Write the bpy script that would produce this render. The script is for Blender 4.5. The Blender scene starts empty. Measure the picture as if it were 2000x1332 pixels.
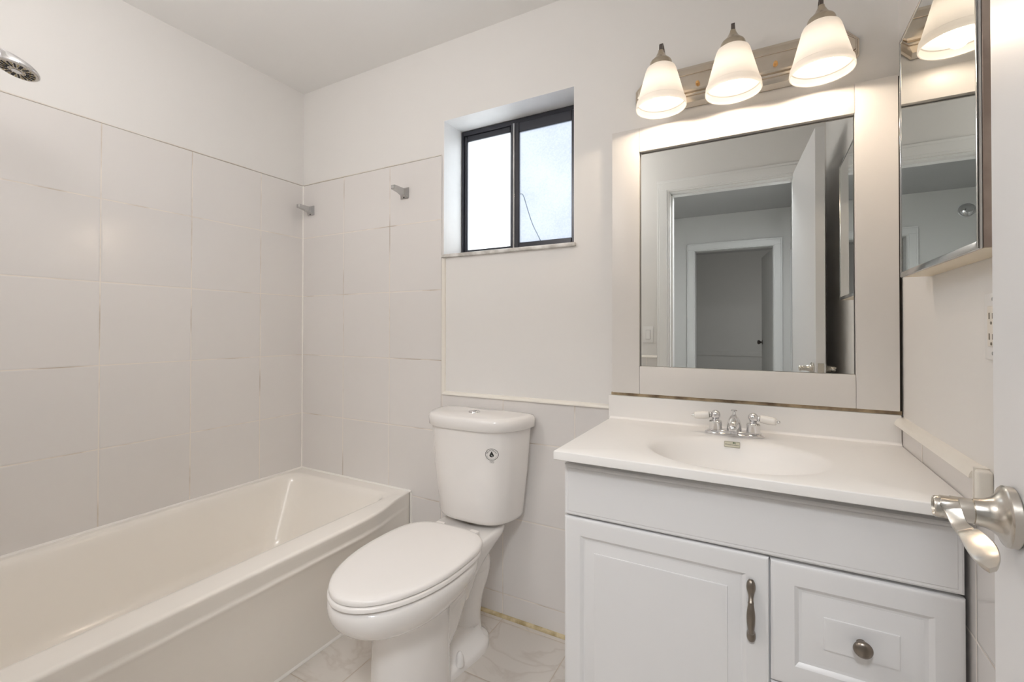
import bpy, bmesh, math, random
from mathutils import Vector, Matrix
from mathutils.bvhtree import BVHTree

S = bpy.context.scene
C = S.collection
PI = math.pi

# ------------------------------------------------------------------ camera
cam_data = bpy.data.cameras.new('camera')
cam_data.sensor_width = 36.0
cam_data.lens = 895.0252 / 2000.0 * 36.0
cam_data.shift_y = -(666.0 - 634.8261) / 2000.0
cam_data.clip_start = 0.02
cam = bpy.data.objects.new('camera', cam_data)
C.objects.link(cam)
_y, _p, _r = math.radians(28.5482), math.radians(0.5241), math.radians(0.0944)
_f = Vector((-math.sin(_y) * math.cos(_p), math.cos(_y) * math.cos(_p), math.sin(_p)))
_rt = Vector((math.cos(_y), math.sin(_y), 0))
_up = _rt.cross(_f)
_rt, _up = _rt * math.cos(_r) + _up * math.sin(_r), _up * math.cos(_r) - _rt * math.sin(_r)
_m = Matrix((_rt, _up, -_f)).transposed().to_4x4()
_m.translation = Vector((0, 0, 1.16))
cam.matrix_world = _m
S.camera = cam

# ------------------------------------------------------------------ world, lights, exposure
world = bpy.data.worlds.new('sky')
S.world = world
world.use_nodes = True
_bg = world.node_tree.nodes['Background']
_bg.inputs['Color'].default_value = (0.90, 0.95, 1.0, 1)
_bg.inputs['Strength'].default_value = 2.6

vs = S.view_settings
vs.view_transform = 'Standard'
vs.look = 'None'
vs.gamma = 1.0
vs.use_curve_mapping = False
vs.exposure = 0.38
S.cycles.use_denoising = True
S.cycles.max_bounces = 14
S.cycles.diffuse_bounces = 8
S.cycles.glossy_bounces = 8
S.cycles.transmission_bounces = 8
S.cycles.transparent_max_bounces = 12
S.cycles.sample_clamp_indirect = 8.0
S.cycles.caustics_reflective = False
S.cycles.caustics_refractive = False

BULB_STRENGTH = 9.5
BULB_SPOT = 1.55
BULB_COLOR = (1.0, 0.82, 0.64, 1)


def area(name, loc, rot, sx, sy, power, color=(1, 1, 1)):
    l = bpy.data.lights.new(name, 'AREA')
    l.shape = 'RECTANGLE'
    l.size, l.size_y, l.energy, l.color = sx, sy, power, color
    o = bpy.data.objects.new(name, l)
    o.location = loc
    o.rotation_euler = rot
    C.objects.link(o)
    return o


# sky portal over the window, then added fill lights for the hall, far room and bathroom
_po = area('window_daylight_portal', (-0.922, 1.86, 1.78), (-PI / 2, 0, 0), 0.62, 0.62, 1.0)
_po.data.cycles.is_portal = True
area('hall_fill_light', (0.0, -0.62, 2.42), (0, 0, 0), 0.35, 0.35, 22.0, (0.955, 0.975, 1.0))  # added fill through the doorway, no fixture
area('far_room_fill_light', (0.95, -4.3, 1.3), (0, PI / 2, 0), 1.0, 1.2, 6.0, (1.0, 0.98, 0.96))  # added side fill for the far room, no window behind it
_gl = bpy.data.lights.new('bathroom_fill_light', 'POINT')  # unseen fill added to lift the bathroom walls, no fixture
_gl.energy, _gl.color, _gl.shadow_soft_size = 10.0, (1.0, 0.965, 0.94), 0.13
_go = bpy.data.objects.new('bathroom_fill_light', _gl)
_go.location = (-1.22, 0.22, 2.10)
C.objects.link(_go)


# ------------------------------------------------------------------ material helpers
def new_mat(name):
    m = bpy.data.materials.new(name)
    m.use_nodes = True
    nt = m.node_tree
    return m, nt, nt.nodes['Principled BSDF']


def N(nt, t, **kw):
    n = nt.nodes.new(t)
    for k, v in kw.items():
        setattr(n, k, v)
    return n


def L(nt, a, b):
    nt.links.new(a, b)


def setv(sock, v):
    sock.default_value = v


def plain(name, col, rough=0.5, metal=0.0, noise=0.0, nscale=6.0, bump=0.0, bscale=80.0, coat=0.0, col2=None, spec=0.5):
    m, nt, b = new_mat(name)
    b.inputs['Base Color'].default_value = (*col, 1)
    b.inputs['Roughness'].default_value = rough
    b.inputs['Metallic'].default_value = metal
    b.inputs['Coat Weight'].default_value = coat
    b.inputs['Coat Roughness'].default_value = 0.08
    b.inputs['Specular IOR Level'].default_value = spec
    tc = N(nt, 'ShaderNodeTexCoord')
    if noise or col2:
        n = N(nt, 'ShaderNodeTexNoise')
        n.inputs['Scale'].default_value = nscale
        n.inputs['Detail'].default_value = 5
        L(nt, tc.outputs['Object'], n.inputs['Vector'])
        r = N(nt, 'ShaderNodeValToRGB')
        c2 = col2 if col2 else tuple(max(0, c - noise) for c in col)
        r.color_ramp.elements[0].position = 0.38
        r.color_ramp.elements[1].position = 0.62
        r.color_ramp.elements[0].color = (*c2, 1)
        r.color_ramp.elements[1].color = (*col, 1)
        L(nt, n.outputs['Fac'], r.inputs['Fac'])
        L(nt, r.outputs['Color'], b.inputs['Base Color'])
    if bump:
        n2 = N(nt, 'ShaderNodeTexNoise')
        n2.inputs['Scale'].default_value = bscale
        n2.inputs['Detail'].default_value = 3
        L(nt, tc.outputs['Object'], n2.inputs['Vector'])
        bp = N(nt, 'ShaderNodeBump')
        bp.inputs['Strength'].default_value = bump
        bp.inputs['Distance'].default_value = 0.002
        L(nt, n2.outputs['Fac'], bp.inputs['Height'])
        L(nt, bp.outputs['Normal'], b.inputs['Normal'])
    return m


def math_node(nt, op, a, b=None):
    n = N(nt, 'ShaderNodeMath', operation=op)
    for i, v in enumerate((a, b)):
        if v is None:
            continue
        if isinstance(v, (int, float)):
            n.inputs[i].default_value = v
        else:
            L(nt, v, n.inputs[i])
    return n.outputs[0]


def tiled(name, col, grout, u_axis, u0, up, v_axis, v0, vp, width=0.0028, rough=0.18, dirt=0.5, dirt_col=(0.30, 0.22, 0.15),
          veins=False, tile_var=0.015):
    """square tiles laid on world coordinates: grout lines, uneven staining, cushion bump"""
    m, nt, b = new_mat(name)
    g = N(nt, 'ShaderNodeNewGeometry')
    sx = N(nt, 'ShaderNodeSeparateXYZ')
    L(nt, g.outputs['Position'], sx.inputs[0])
    ax = {'x': 0, 'y': 1, 'z': 2}

    def dist(axis, o, p):
        f = math_node(nt, 'DIVIDE', math_node(nt, 'SUBTRACT', sx.outputs[ax[axis]], o), p)
        fr = math_node(nt, 'FRACT', math_node(nt, 'ADD', f, 100.5))
        d = math_node(nt, 'ABSOLUTE', math_node(nt, 'SUBTRACT', fr, 0.5))
        return math_node(nt, 'MULTIPLY', d, p), math_node(nt, 'FLOOR', math_node(nt, 'ADD', f, 100.0))

    du, iu = dist(u_axis, u0, up)
    dv, iv = dist(v_axis, v0, vp)
    d = math_node(nt, 'MINIMUM', du, dv)
    mr = N(nt, 'ShaderNodeMapRange')
    L(nt, d, mr.inputs['Value'])
    mr.inputs['From Min'].default_value = width * 0.5
    mr.inputs['From Max'].default_value = width * 0.5 + 0.0009
    mr.inputs['To Min'].default_value = 1.0
    mr.inputs['To Max'].default_value = 0.0
    mask = mr.outputs[0]
    # per-tile tint
    cmb = N(nt, 'ShaderNodeCombineXYZ')
    L(nt, iu, cmb.inputs[0])
    L(nt, iv, cmb.inputs[1])
    wn = N(nt, 'ShaderNodeTexWhiteNoise', noise_dimensions='3D')
    L(nt, cmb.outputs[0], wn.inputs['Vector'])
    hsv = N(nt, 'ShaderNodeHueSaturation')
    hsv.inputs['Color'].default_value = (*col, 1)
    vv = N(nt, 'ShaderNodeMapRange')
    L(nt, wn.outputs['Value'], vv.inputs['Value'])
    vv.inputs['To Min'].default_value = 1 - tile_var
    vv.inputs['To Max'].default_value = 1 + tile_var
    L(nt, vv.outputs[0], hsv.inputs['Value'])
    tile_col = hsv.outputs['Color']
    if veins:
        wv = N(nt, 'ShaderNodeTexNoise')
        wv.inputs['Scale'].default_value = 3.2
        wv.inputs['Detail'].default_value = 7
        wv.inputs['Distortion'].default_value = 2.2
        ad = N(nt, 'ShaderNodeVectorMath', operation='ADD')
        sc = N(nt, 'ShaderNodeVectorMath', operation='SCALE')
        sc.inputs['Scale'].default_value = 3.7
        L(nt, cmb.outputs[0], sc.inputs[0])
        L(nt, g.outputs['Position'], ad.inputs[0])
        L(nt, sc.outputs[0], ad.inputs[1])
        L(nt, ad.outputs[0], wv.inputs['Vector'])
        vr = N(nt, 'ShaderNodeValToRGB')
        e = vr.color_ramp.elements
        e[0].position, e[0].color = 0.455, (1, 1, 1, 1)
        e[1].position, e[1].color = 0.545, (1, 1, 1, 1)
        k = e.new(0.50)
        k.color = (0.90, 0.88, 0.865, 1)
        L(nt, wv.outputs['Fac'], vr.inputs['Fac'])
        mx = N(nt, 'ShaderNodeMix', data_type='RGBA', blend_type='MULTIPLY')
        mx.inputs['Factor'].default_value = 1.0
        L(nt, tile_col, mx.inputs['A'])
        L(nt, vr.outputs['Color'], mx.inputs['B'])
        tile_col = mx.outputs['Result']
    # grout staining
    sn = N(nt, 'ShaderNodeTexNoise')
    sn.inputs['Scale'].default_value = 5.5
    sn.inputs['Detail'].default_value = 6
    L(nt, g.outputs['Position'], sn.inputs['Vector'])
    sr = N(nt, 'ShaderNodeValToRGB')
    sr.color_ramp.elements[0].position = 0.50
    sr.color_ramp.elements[1].position = 0.66
    sr.color_ramp.elements[0].color = (*grout, 1)
    sr.color_ramp.elements[1].color = (*[grout[i] * (1 - dirt) + dirt_col[i] * dirt for i in range(3)], 1)
    L(nt, sn.outputs['Fac'], sr.inputs['Fac'])
    mix = N(nt, 'ShaderNodeMix', data_type='RGBA')
    L(nt, mask, mix.inputs['Factor'])
    L(nt, tile_col, mix.inputs['A'])
    L(nt, sr.outputs['Color'], mix.inputs['B'])
    L(nt, mix.outputs['Result'], b.inputs['Base Color'])
    rr = N(nt, 'ShaderNodeMapRange')
    L(nt, mask, rr.inputs['Value'])
    rr.inputs['To Min'].default_value = rough
    rr.inputs['To Max'].default_value = 0.7
    L(nt, rr.outputs[0], b.inputs['Roughness'])
    # bump: cushion edge + slow waviness
    hr = N(nt, 'ShaderNodeMapRange')
    L(nt, d, hr.inputs['Value'])
    hr.inputs['From Max'].default_value = width * 0.5 + 0.004
    hw = N(nt, 'ShaderNodeTexNoise')
    hw.inputs['Scale'].default_value = 9.0
    L(nt, g.outputs['Position'], hw.inputs['Vector'])
    hh = math_node(nt, 'ADD', hr.outputs[0], math_node(nt, 'MULTIPLY', hw.outputs['Fac'], 0.25))
    bp = N(nt, 'ShaderNodeBump')
    bp.inputs['Strength'].default_value = 0.5
    bp.inputs['Distance'].default_value = 0.0015
    L(nt, hh, bp.inputs['Height'])
    L(nt, bp.outputs['Normal'], b.inputs['Normal'])
    return m


M = {}
M['paint'] = plain('wall_paint', (0.795, 0.782, 0.765), 0.55, bump=0.05, bscale=60)
M['ceiling'] = plain('ceiling_paint', (0.83, 0.825, 0.815), 0.7, bump=0.05, bscale=50)
M['jamb'] = plain('jamb_paint', (0.83, 0.83, 0.83), 0.45, col2=(0.79, 0.79, 0.79), nscale=9)
M['trim'] = plain('trim_paint', (0.82, 0.79, 0.73), 0.3)
M['white_trim'] = plain('casing_paint', (0.82, 0.82, 0.81), 0.35)
M['sill'] = plain('sill_marble', (0.78, 0.77, 0.75), 0.3, col2=(0.50, 0.48, 0.45), nscale=22)
TILE = (0.755, 0.733, 0.718)
GROUT = (0.80, 0.75, 0.69)
M['tile_left'] = tiled('tile_left', TILE, GROUT, 'y', 0.762, 0.31, 'z', 0.093, 0.31)
M['tile_back'] = tiled('tile_back', TILE, GROUT, 'x', -1.845, 0.308, 'z', 0.093, 0.31, dirt=0.6, rough=0.2)
M['tile_right'] = tiled('tile_right', TILE, GROUT, 'y', 1.43, 0.31, 'z', 0.604, 0.31)
M['tile_near'] = tiled('tile_near', TILE, GROUT, 'x', -0.70, 0.308, 'z', 0.06, 0.31)
M['floor'] = tiled('floor_marble_tile', (0.66, 0.62, 0.575), (0.50, 0.43, 0.36), 'x', -1.212, 0.2985, 'y', 1.0085, 0.29,
                   width=0.003, rough=0.16, dirt=0.6, veins=True, dirt_col=(0.7, 0.62, 0.5))
M['caulk'] = plain('white_caulk', (0.86, 0.84, 0.80), 0.4)
M['old_caulk'] = plain('yellowed_caulk', (0.66, 0.56, 0.36), 0.6, col2=(0.40, 0.31, 0.16), nscale=26)
M['raw_wood'] = plain('raw_wood_gap', (0.52, 0.41, 0.27), 0.7, col2=(0.20, 0.14, 0.09), nscale=18)
M['enamel'] = plain('tub_enamel', (0.895, 0.86, 0.805), 0.16, coat=0.25)
M['china'] = plain('vitreous_china', (0.84, 0.82, 0.80), 0.10, coat=0.4)
M['seat'] = plain('seat_plastic', (0.83, 0.805, 0.78), 0.22)
M['cabinet'] = plain('cabinet_thermofoil', (0.775, 0.775, 0.78), 0.32)
M['frame'] = plain('frame_paint', (0.735, 0.71, 0.68), 0.35)
M['cap'] = plain('aged_nickel', (0.56, 0.49, 0.39), 0.24, 1.0)
M['marble'] = plain('cultured_marble', (0.86, 0.845, 0.825), 0.38, coat=0.08)
M['chrome'] = plain('chrome', (0.78, 0.78, 0.79), 0.05, 1.0)
M['dull_chrome'] = plain('dull_chrome', (0.55, 0.55, 0.55), 0.14, 1.0)
M['nickel'] = plain('satin_nickel', (0.62, 0.585, 0.53), 0.26, 1.0)
M['nickel_dark'] = plain('satin_nickel_plate', (0.70, 0.63, 0.54), 0.22, 1.0, col2=(0.64, 0.56, 0.46), nscale=14)
M['pewter'] = plain('antique_pewter', (0.27, 0.235, 0.20), 0.33, 1.0)
M['dark_steel'] = plain('dark_steel', (0.16, 0.14, 0.13), 0.3, 1.0)
M['brass'] = plain('brass_screw', (0.85, 0.52, 0.22), 0.3, 1.0)
M['rust_steel'] = plain('tarnished_steel', (0.56, 0.48, 0.42), 0.30, 0.9, col2=(0.38, 0.31, 0.27), nscale=10)
M['mirror'] = plain('mirror_glass', (0.82, 0.835, 0.815), 0.0, 1.0)
M['bronze'] = plain('dark_aluminium', (0.035, 0.036, 0.045), 0.3, 0.3, spec=0.6)
M['black'] = plain('black_print', (0.02, 0.02, 0.02), 0.5)
M['white_print'] = plain('white_print', (0.8, 0.8, 0.78), 0.5)
M['green_print'] = plain('green_print', (0.03, 0.10, 0.04), 0.5)
M['label'] = plain('label_paper', (0.66, 0.64, 0.52), 0.4)
M['porcelain'] = plain('white_porcelain', (0.86, 0.84, 0.80), 0.1, coat=0.4)
M['plastic'] = plain('white_plastic', (0.84, 0.83, 0.82), 0.3)
M['ivory'] = plain('ivory_plastic', (0.82, 0.77, 0.70), 0.3)
M['slot'] = plain('dark_slot', (0.22, 0.19, 0.15), 0.6)
M['door'] = plain('door_paint', (0.81, 0.81, 0.82), 0.35, bump=0.06, bscale=30)
M['hall_paint'] = plain('hall_paint', (0.74, 0.735, 0.72), 0.6)
M['popcorn'] = plain('popcorn_ceiling', (0.55, 0.55, 0.55), 0.9, bump=1.0, bscale=160)
M['carpet'] = plain('hall_floor', (0.45, 0.43, 0.40), 0.9)
M['rubber'] = plain('nozzle_rubber', (0.02, 0.02, 0.02), 0.6)
M['nozzle'] = plain('shower_face', (0.66, 0.63, 0.58), 0.3, 0.3)
M['spray'] = plain('amber_nozzle', (0.50, 0.42, 0.24), 0.35, 0.2)
M['shadow_gap'] = plain('painted_gap_shadow', (0.05, 0.04, 0.03), 0.8)  # shade of the gap put into the colour
M['stucco'] = plain('outside_stucco', (0.85, 0.85, 0.85), 0.9)


def glass_mat(name, clear, tint, speckle):
    m = bpy.data.materials.new(name)
    m.use_nodes = True
    nt = m.node_tree
    nt.nodes.clear()
    out = N(nt, 'ShaderNodeOutputMaterial')
    tr = N(nt, 'ShaderNodeBsdfTransparent')
    tr.inputs['Color'].default_value = (*tint, 1)
    tl = N(nt, 'ShaderNodeBsdfTranslucent')
    tl.inputs['Color'].default_value = (*tint, 1)
    gl = N(nt, 'ShaderNodeBsdfGlossy')
    gl.inputs['Roughness'].default_value = 0.4
    a = N(nt, 'ShaderNodeMixShader')
    a.inputs['Fac'].default_value = 1 - clear
    L(nt, tr.outputs[0], a.inputs[1])
    L(nt, tl.outputs[0], a.inputs[2])
    b2 = N(nt, 'ShaderNodeMixShader')
    b2.inputs['Fac'].default_value = 0.04
    L(nt, a.outputs[0], b2.inputs[1])
    L(nt, gl.outputs[0], b2.inputs[2])
    if speckle:
        g = N(nt, 'ShaderNodeNewGeometry')
        n = N(nt, 'ShaderNodeTexNoise')
        n.inputs['Scale'].default_value = 160
        n.inputs['Detail'].default_value = 4
        L(nt, g.outputs['Position'], n.inputs['Vector'])
        n2 = N(nt, 'ShaderNodeTexNoise')
        n2.inputs['Scale'].default_value = 7
        L(nt, g.outputs['Position'], n2.inputs['Vector'])
        s = math_node(nt, 'ADD', n.outputs['Fac'], math_node(nt, 'MULTIPLY', n2.outputs['Fac'], 0.5))
        r = N(nt, 'ShaderNodeValToRGB')
        r.color_ramp.elements[0].position = 0.36 + 0.30
        r.color_ramp.elements[0].color = (*tint, 1)
        r.color_ramp.elements[1].position = 1.0
        r.color_ramp.elements[1].color = (tint[0] * 0.86, tint[1] * 0.87, tint[2] * 0.90, 1)
        L(nt, s, r.inputs['Fac'])
        L(nt, r.outputs['Color'], tr.inputs['Color'])
        L(nt, r.outputs['Color'], tl.inputs['Color'])
    L(nt, b2.outputs[0], out.inputs['Surface'])
    return m


M['pane_clear'] = glass_mat('frosted_pane', 0.6, (0.95, 0.96, 0.96), False)
M['pane_tex'] = glass_mat('textured_pane', 0.58, (0.575, 0.592, 0.62), True)


def shade_mat():
    m = bpy.data.materials.new('frosted_shade_glass')
    m.use_nodes = True
    nt = m.node_tree
    nt.nodes.clear()
    out = N(nt, 'ShaderNodeOutputMaterial')
    tl = N(nt, 'ShaderNodeBsdfTranslucent')
    tl.inputs['Color'].default_value = (0.80, 0.785, 0.76, 1)
    df = N(nt, 'ShaderNodeBsdfDiffuse')
    g = N(nt, 'ShaderNodeNewGeometry')
    n = N(nt, 'ShaderNodeTexNoise')
    n.inputs['Scale'].default_value = 12
    n.inputs['Detail'].default_value = 4
    L(nt, g.outputs['Position'], n.inputs['Vector'])
    r = N(nt, 'ShaderNodeValToRGB')
    r.color_ramp.elements[0].position = 0.3
    r.color_ramp.elements[0].color = (0.74, 0.73, 0.71, 1)
    r.color_ramp.elements[1].position = 0.5
    r.color_ramp.elements[1].color = (0.80, 0.79, 0.77, 1)
    L(nt, n.outputs['Fac'], r.inputs['Fac'])
    L(nt, r.outputs['Color'], df.inputs['Color'])
    gl = N(nt, 'ShaderNodeBsdfGlossy')
    gl.inputs['Roughness'].default_value = 0.35
    a = N(nt, 'ShaderNodeMixShader')
    a.inputs['Fac'].default_value = 0.30
    L(nt, df.outputs[0], a.inputs[1])
    L(nt, tl.outputs[0], a.inputs[2])
    b2 = N(nt, 'ShaderNodeMixShader')
    b2.inputs['Fac'].default_value = 0.05
    L(nt, a.outputs[0], b2.inputs[1])
    L(nt, gl.outputs[0], b2.inputs[2])
    L(nt, b2.outputs[0], out.inputs['Surface'])
    return m


M['shade'] = shade_mat()


def bulb_mat():
    m = bpy.data.materials.new('lit_bulb')
    m.use_nodes = True
    nt = m.node_tree
    nt.nodes.clear()
    out = N(nt, 'ShaderNodeOutputMaterial')
    e = N(nt, 'ShaderNodeEmission')
    e.inputs['Color'].default_value = BULB_COLOR
    e.inputs['Strength'].default_value = BULB_STRENGTH
    L(nt, e.outputs[0], out.inputs['Surface'])
    return m


M['bulb'] = bulb_mat()

# ------------------------------------------------------------------ object helpers
ORG = {}


def thing(name, label, cat, loc=(0, 0, 0), group=None):
    o = bpy.data.objects.new(name, None)
    o.empty_display_size = 0.05
    C.objects.link(o)
    o.location = loc
    ORG[o.name] = Vector(loc)
    o['label'] = label
    o['category'] = cat
    if group:
        o['group'] = group
    return o


def obj(name, bm, mat, parent=None, angle=40, smooth=True, label=None, org=None):
    """link one mesh object; bm is in world coordinates"""
    bmesh.ops.recalc_face_normals(bm, faces=bm.faces)
    base = Vector(org) if org is not None else (ORG[parent.name] if parent else Vector((0, 0, 0)))
    bmesh.ops.translate(bm, verts=bm.verts, vec=-base)
    me = bpy.data.meshes.new(name)
    bm.to_mesh(me)
    bm.free()
    if smooth:
        me.polygons.foreach_set('use_smooth', [True] * len(me.polygons))
        me.set_sharp_from_angle(angle=math.radians(angle))
    o = bpy.data.objects.new(name, me)
    me.materials.append(M[mat] if isinstance(mat, str) else mat)
    C.objects.link(o)
    if parent:
        o.parent = parent
        ORG[o.name] = ORG[parent.name]
    else:
        o.location = base
        ORG[o.name] = base
    if label:
        o['label'] = label
    return o


def struct(name, bm, mat, parent=None, **kw):
    o = obj(name, bm, mat, parent, **kw)
    if not parent:
        o['kind'] = 'structure'
    return o


def tag(o, label, cat, group=None):
    o['label'] = label
    o['category'] = cat
    if group:
        o['group'] = group
    return o


def BM():
    return bmesh.new()


def box(bm, x0, x1, y0, y1, z0, z1, bev=0.0, seg=2):
    r = bmesh.ops.create_cube(bm, size=1.0)
    vs_ = r['verts']
    for v in vs_:
        v.co = Vector((x0 + (v.co.x + .5) * (x1 - x0), y0 + (v.co.y + .5) * (y1 - y0), z0 + (v.co.z + .5) * (z1 - z0)))
    if bev:
        es = list({e for v in vs_ for e in v.link_edges})
        bmesh.ops.bevel(bm, geom=es, offset=bev, segments=seg, profile=0.6, affect='EDGES')
    return bm


def loft(bm, rings, closed=True, cap0=True, cap1=True):
    """rings: list of lists of points, all the same length"""
    vr = [[bm.verts.new(p) for p in r] for r in rings]
    n = len(vr[0])
    for a, b in zip(vr, vr[1:]):
        for i in range(n if closed else n - 1):
            j = (i + 1) % n
            bm.faces.new((a[i], a[j], b[j], b[i]))
    if cap0:
        bm.faces.new(list(reversed(vr[0])))
    if cap1:
        bm.faces.new(vr[-1])
    return vr


def lathe(bm, prof, center=(0, 0, 0), axis=(0, 0, 1), n=40, cap0=True, cap1=True):
    """prof: (radius, height along axis)"""
    a = Vector(axis).normalized()
    t = Vector((1, 0, 0)) if abs(a.x) < 0.9 else Vector((0, 1, 0))
    u = a.cross(t).normalized()
    w = a.cross(u)
    c = Vector(center)
    rings = []
    for r, h in prof:
        r = max(r, 1e-5)
        rings.append([c + a * h + (u * math.cos(2 * PI * i / n) + w * math.sin(2 * PI * i / n)) * r for i in range(n)])
    loft(bm, rings, True, cap0, cap1)
    return bm


def sphere(bm, c, r, n=20, sx=1, sy=1, sz=1):
    m = Matrix.Translation(Vector(c)) @ Matrix.Diagonal((r * sx, r * sy, r * sz, 1))
    bmesh.ops.create_uvsphere(bm, u_segments=n, v_segments=n // 2, radius=1, matrix=m)
    return bm


def sweep(bm, pts, section, up=(0, 0, 1), cap=True):
    """sweep a list of 2-D section functions along pts; section(i) -> list of (a, b)"""
    P = [Vector(p) for p in pts]
    rings = []
    for i, p in enumerate(P):
        t = (P[min(i + 1, len(P) - 1)] - P[max(i - 1, 0)]).normalized()
        u = Vector(up)
        u = (u - t * u.dot(t))
        if u.length < 1e-4:
            u = Vector((0, 1, 0)) - t * t.y
        u.normalize()
        w = t.cross(u)
        rings.append([p + w * a + u * b for a, b in section(i)])
    loft(bm, rings, True, cap, cap)
    return bm


def circ(r, n=16, k=1.0):
    return [(r * math.cos(2 * PI * i / n), k * r * math.sin(2 * PI * i / n)) for i in range(n)]


def tube(bm, pts, radii, n=16, up=(0, 0, 1), k=1.0):
    if isinstance(radii, (int, float)):
        radii = [radii] * len(pts)
    return sweep(bm, pts, lambda i: circ(radii[i], n, k), up)


def smooth_path(pts, n=8):
    """Catmull-Rom through tuples of any length"""
    out = []
    P = [tuple(p) for p in pts]
    for i in range(len(P) - 1):
        p0, p1, p2, p3 = P[max(i - 1, 0)], P[i], P[i + 1], P[min(i + 2, len(P) - 1)]
        for s in range(n):
            t = s / n
            out.append(tuple(0.5 * ((2 * b) + (-a + c) * t + (2 * a - 5 * b + 4 * c - d) * t * t + (-a + 3 * b - 3 * c + d) * t ** 3)
                             for a, b, c, d in zip(p0, p1, p2, p3)))
    out.append(P[-1])
    return out


def panel_rings(bm, x0, x1, z0, z1, yb, yf, prof):
    """raised panel front facing -y.  prof: (inset, depth behind yf)"""
    rings = [[(x0, yb, z0), (x1, yb, z0), (x1, yb, z1), (x0, yb, z1)]]
    for i, d in prof:
        rings.append([(x0 + i, yf + d, z0 + i), (x1 - i, yf + d, z0 + i), (x1 - i, yf + d, z1 - i), (x0 + i, yf + d, z1 - i)])
    loft(bm, rings)
    return bm


def text_mesh(body, size, extrude=0.0):
    cu = bpy.data.curves.new('txt', 'FONT')
    cu.body = body
    cu.size = size
    cu.extrude = extrude
    cu.align_x = 'CENTER'
    cu.align_y = 'CENTER'
    cu.resolution_u = 3
    o = bpy.data.objects.new('txt', cu)
    C.objects.link(o)
    dg = bpy.context.evaluated_depsgraph_get()
    me = bpy.data.meshes.new_from_object(o.evaluated_get(dg))
    bpy.data.objects.remove(o)
    bpy.data.curves.remove(cu)
    bm = bmesh.new()
    bm.from_mesh(me)
    bpy.data.meshes.remove(me)
    return bm


def join_bm(dst, src, mat4=None):
    if mat4 is not None:
        src.transform(mat4)
    me = bpy.data.meshes.new('tmp')
    src.to_mesh(me)
    src.free()
    dst.from_mesh(me)
    bpy.data.meshes.remove(me)


# ------------------------------------------------------------------ dimensions
XL, XR = -2.161, 0.3385           # painted wall faces
XLT, XRT = -2.155, 0.336         # tile faces
YB, YBT = 1.624, 1.618
YN = -0.02                       # inner face of the door wall
YNO = -0.14
ZC = 2.425
WX0, WX1, WZ0, WZ1 = -1.226, -0.618, 1.472, 2.078
DX0, DX1, DH = -0.545, 0.172, 2.092      # bathroom doorway
HY = -2.60                               # far wall of the hall
HX0, HX1 = -2.2, 0.285

# ------------------------------------------------------------------ room shell
bm = BM(); box(bm, XL - .1, XR + .1, YNO, YB + .16, -0.06, 0.0); struct('floor', bm, 'floor')
bm = BM(); box(bm, XL - .1, XR + .1, YNO, YB + .16, ZC, ZC + .08); struct('ceiling', bm, 'ceiling')

bm = BM()
box(bm, XL - .1, WX0, YB, YB + .16, 0, ZC)
box(bm, WX1, XR + .1, YB, YB + .16, 0, ZC)
box(bm, WX0, WX1, YB, YB + .16, 0, WZ0)
box(bm, WX0, WX1, YB, YB + .16, WZ1, ZC)
wall_back = struct('wall_back', bm, 'paint')
bm = BM()
box(bm, XLT, -1.234, YBT, YB, 0.0, 1.925, 0.0015, 1)
box(bm, -1.234, -0.462, YBT, YB, 0.0, 0.878, 0.0015, 1)
box(bm, -0.462, XRT, YBT, YB, 0.0, 0.80)
obj('tile_panel', bm, 'tile_back', wall_back, label='off white square wall tiles behind tub and toilet')

bm = BM(); box(bm, XL - .1, XL, YNO, YB, 0, ZC)
wall_left = struct('wall_left', bm, 'paint')
bm = BM(); box(bm, XL, XLT, 0.10, YBT, 0.0, 1.925, 0.0015, 1)
obj('tile_panel', bm, 'tile_left', wall_left, label='off white square wall tiles above the tub')

bm = BM(); box(bm, XR, XR + .1, YNO, YB, 0, ZC)
wall_right = struct('wall_right', bm, 'paint')
bm = BM()
box(bm, XRT, XR, 1.088, YBT, 0.0, 0.905)
box(bm, XRT, XR, YN, 1.088, 0.0, 0.862)
obj('tile_panel', bm, 'tile_right', wall_right, label='off white square wall tiles beside the vanity')

bm = BM()
box(bm, XL, DX0, YNO, YN, 0, ZC)
box(bm, DX1, XR, YNO, YN, 0, ZC)
box(bm, DX0, DX1, YNO, YN, DH, ZC)
box(bm, XL, -1.36, YN, 0.094, 0, ZC)
wall_near = struct('wall_near', bm, 'paint')
bm = BM()
box(bm, XLT, -1.366, 0.094, 0.10, 0.42, 1.925)
box(bm, -1.36, -0.627, YN, YN + .006, 0.0, 0.97)
obj('tile_panel', bm, 'tile_near', wall_near, label='off white square wall tiles by the doorway')

# quarter round tile edging
def quarter(bm, p0, p1, r, out, upv, n=6):
    """quarter round of radius r swept p0->p1; out and upv are the two faces' directions"""
    o, u = Vector(out), Vector(upv)
    sec = [(0, 0)] + [(math.cos(PI / 2 * i / n), math.sin(PI / 2 * i / n)) for i in range(n + 1)]
    rings = [[Vector(p) + o * (a * r) + u * (b * r) for a, b in sec] for p in (p0, p1)]
    loft(bm, rings)


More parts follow.
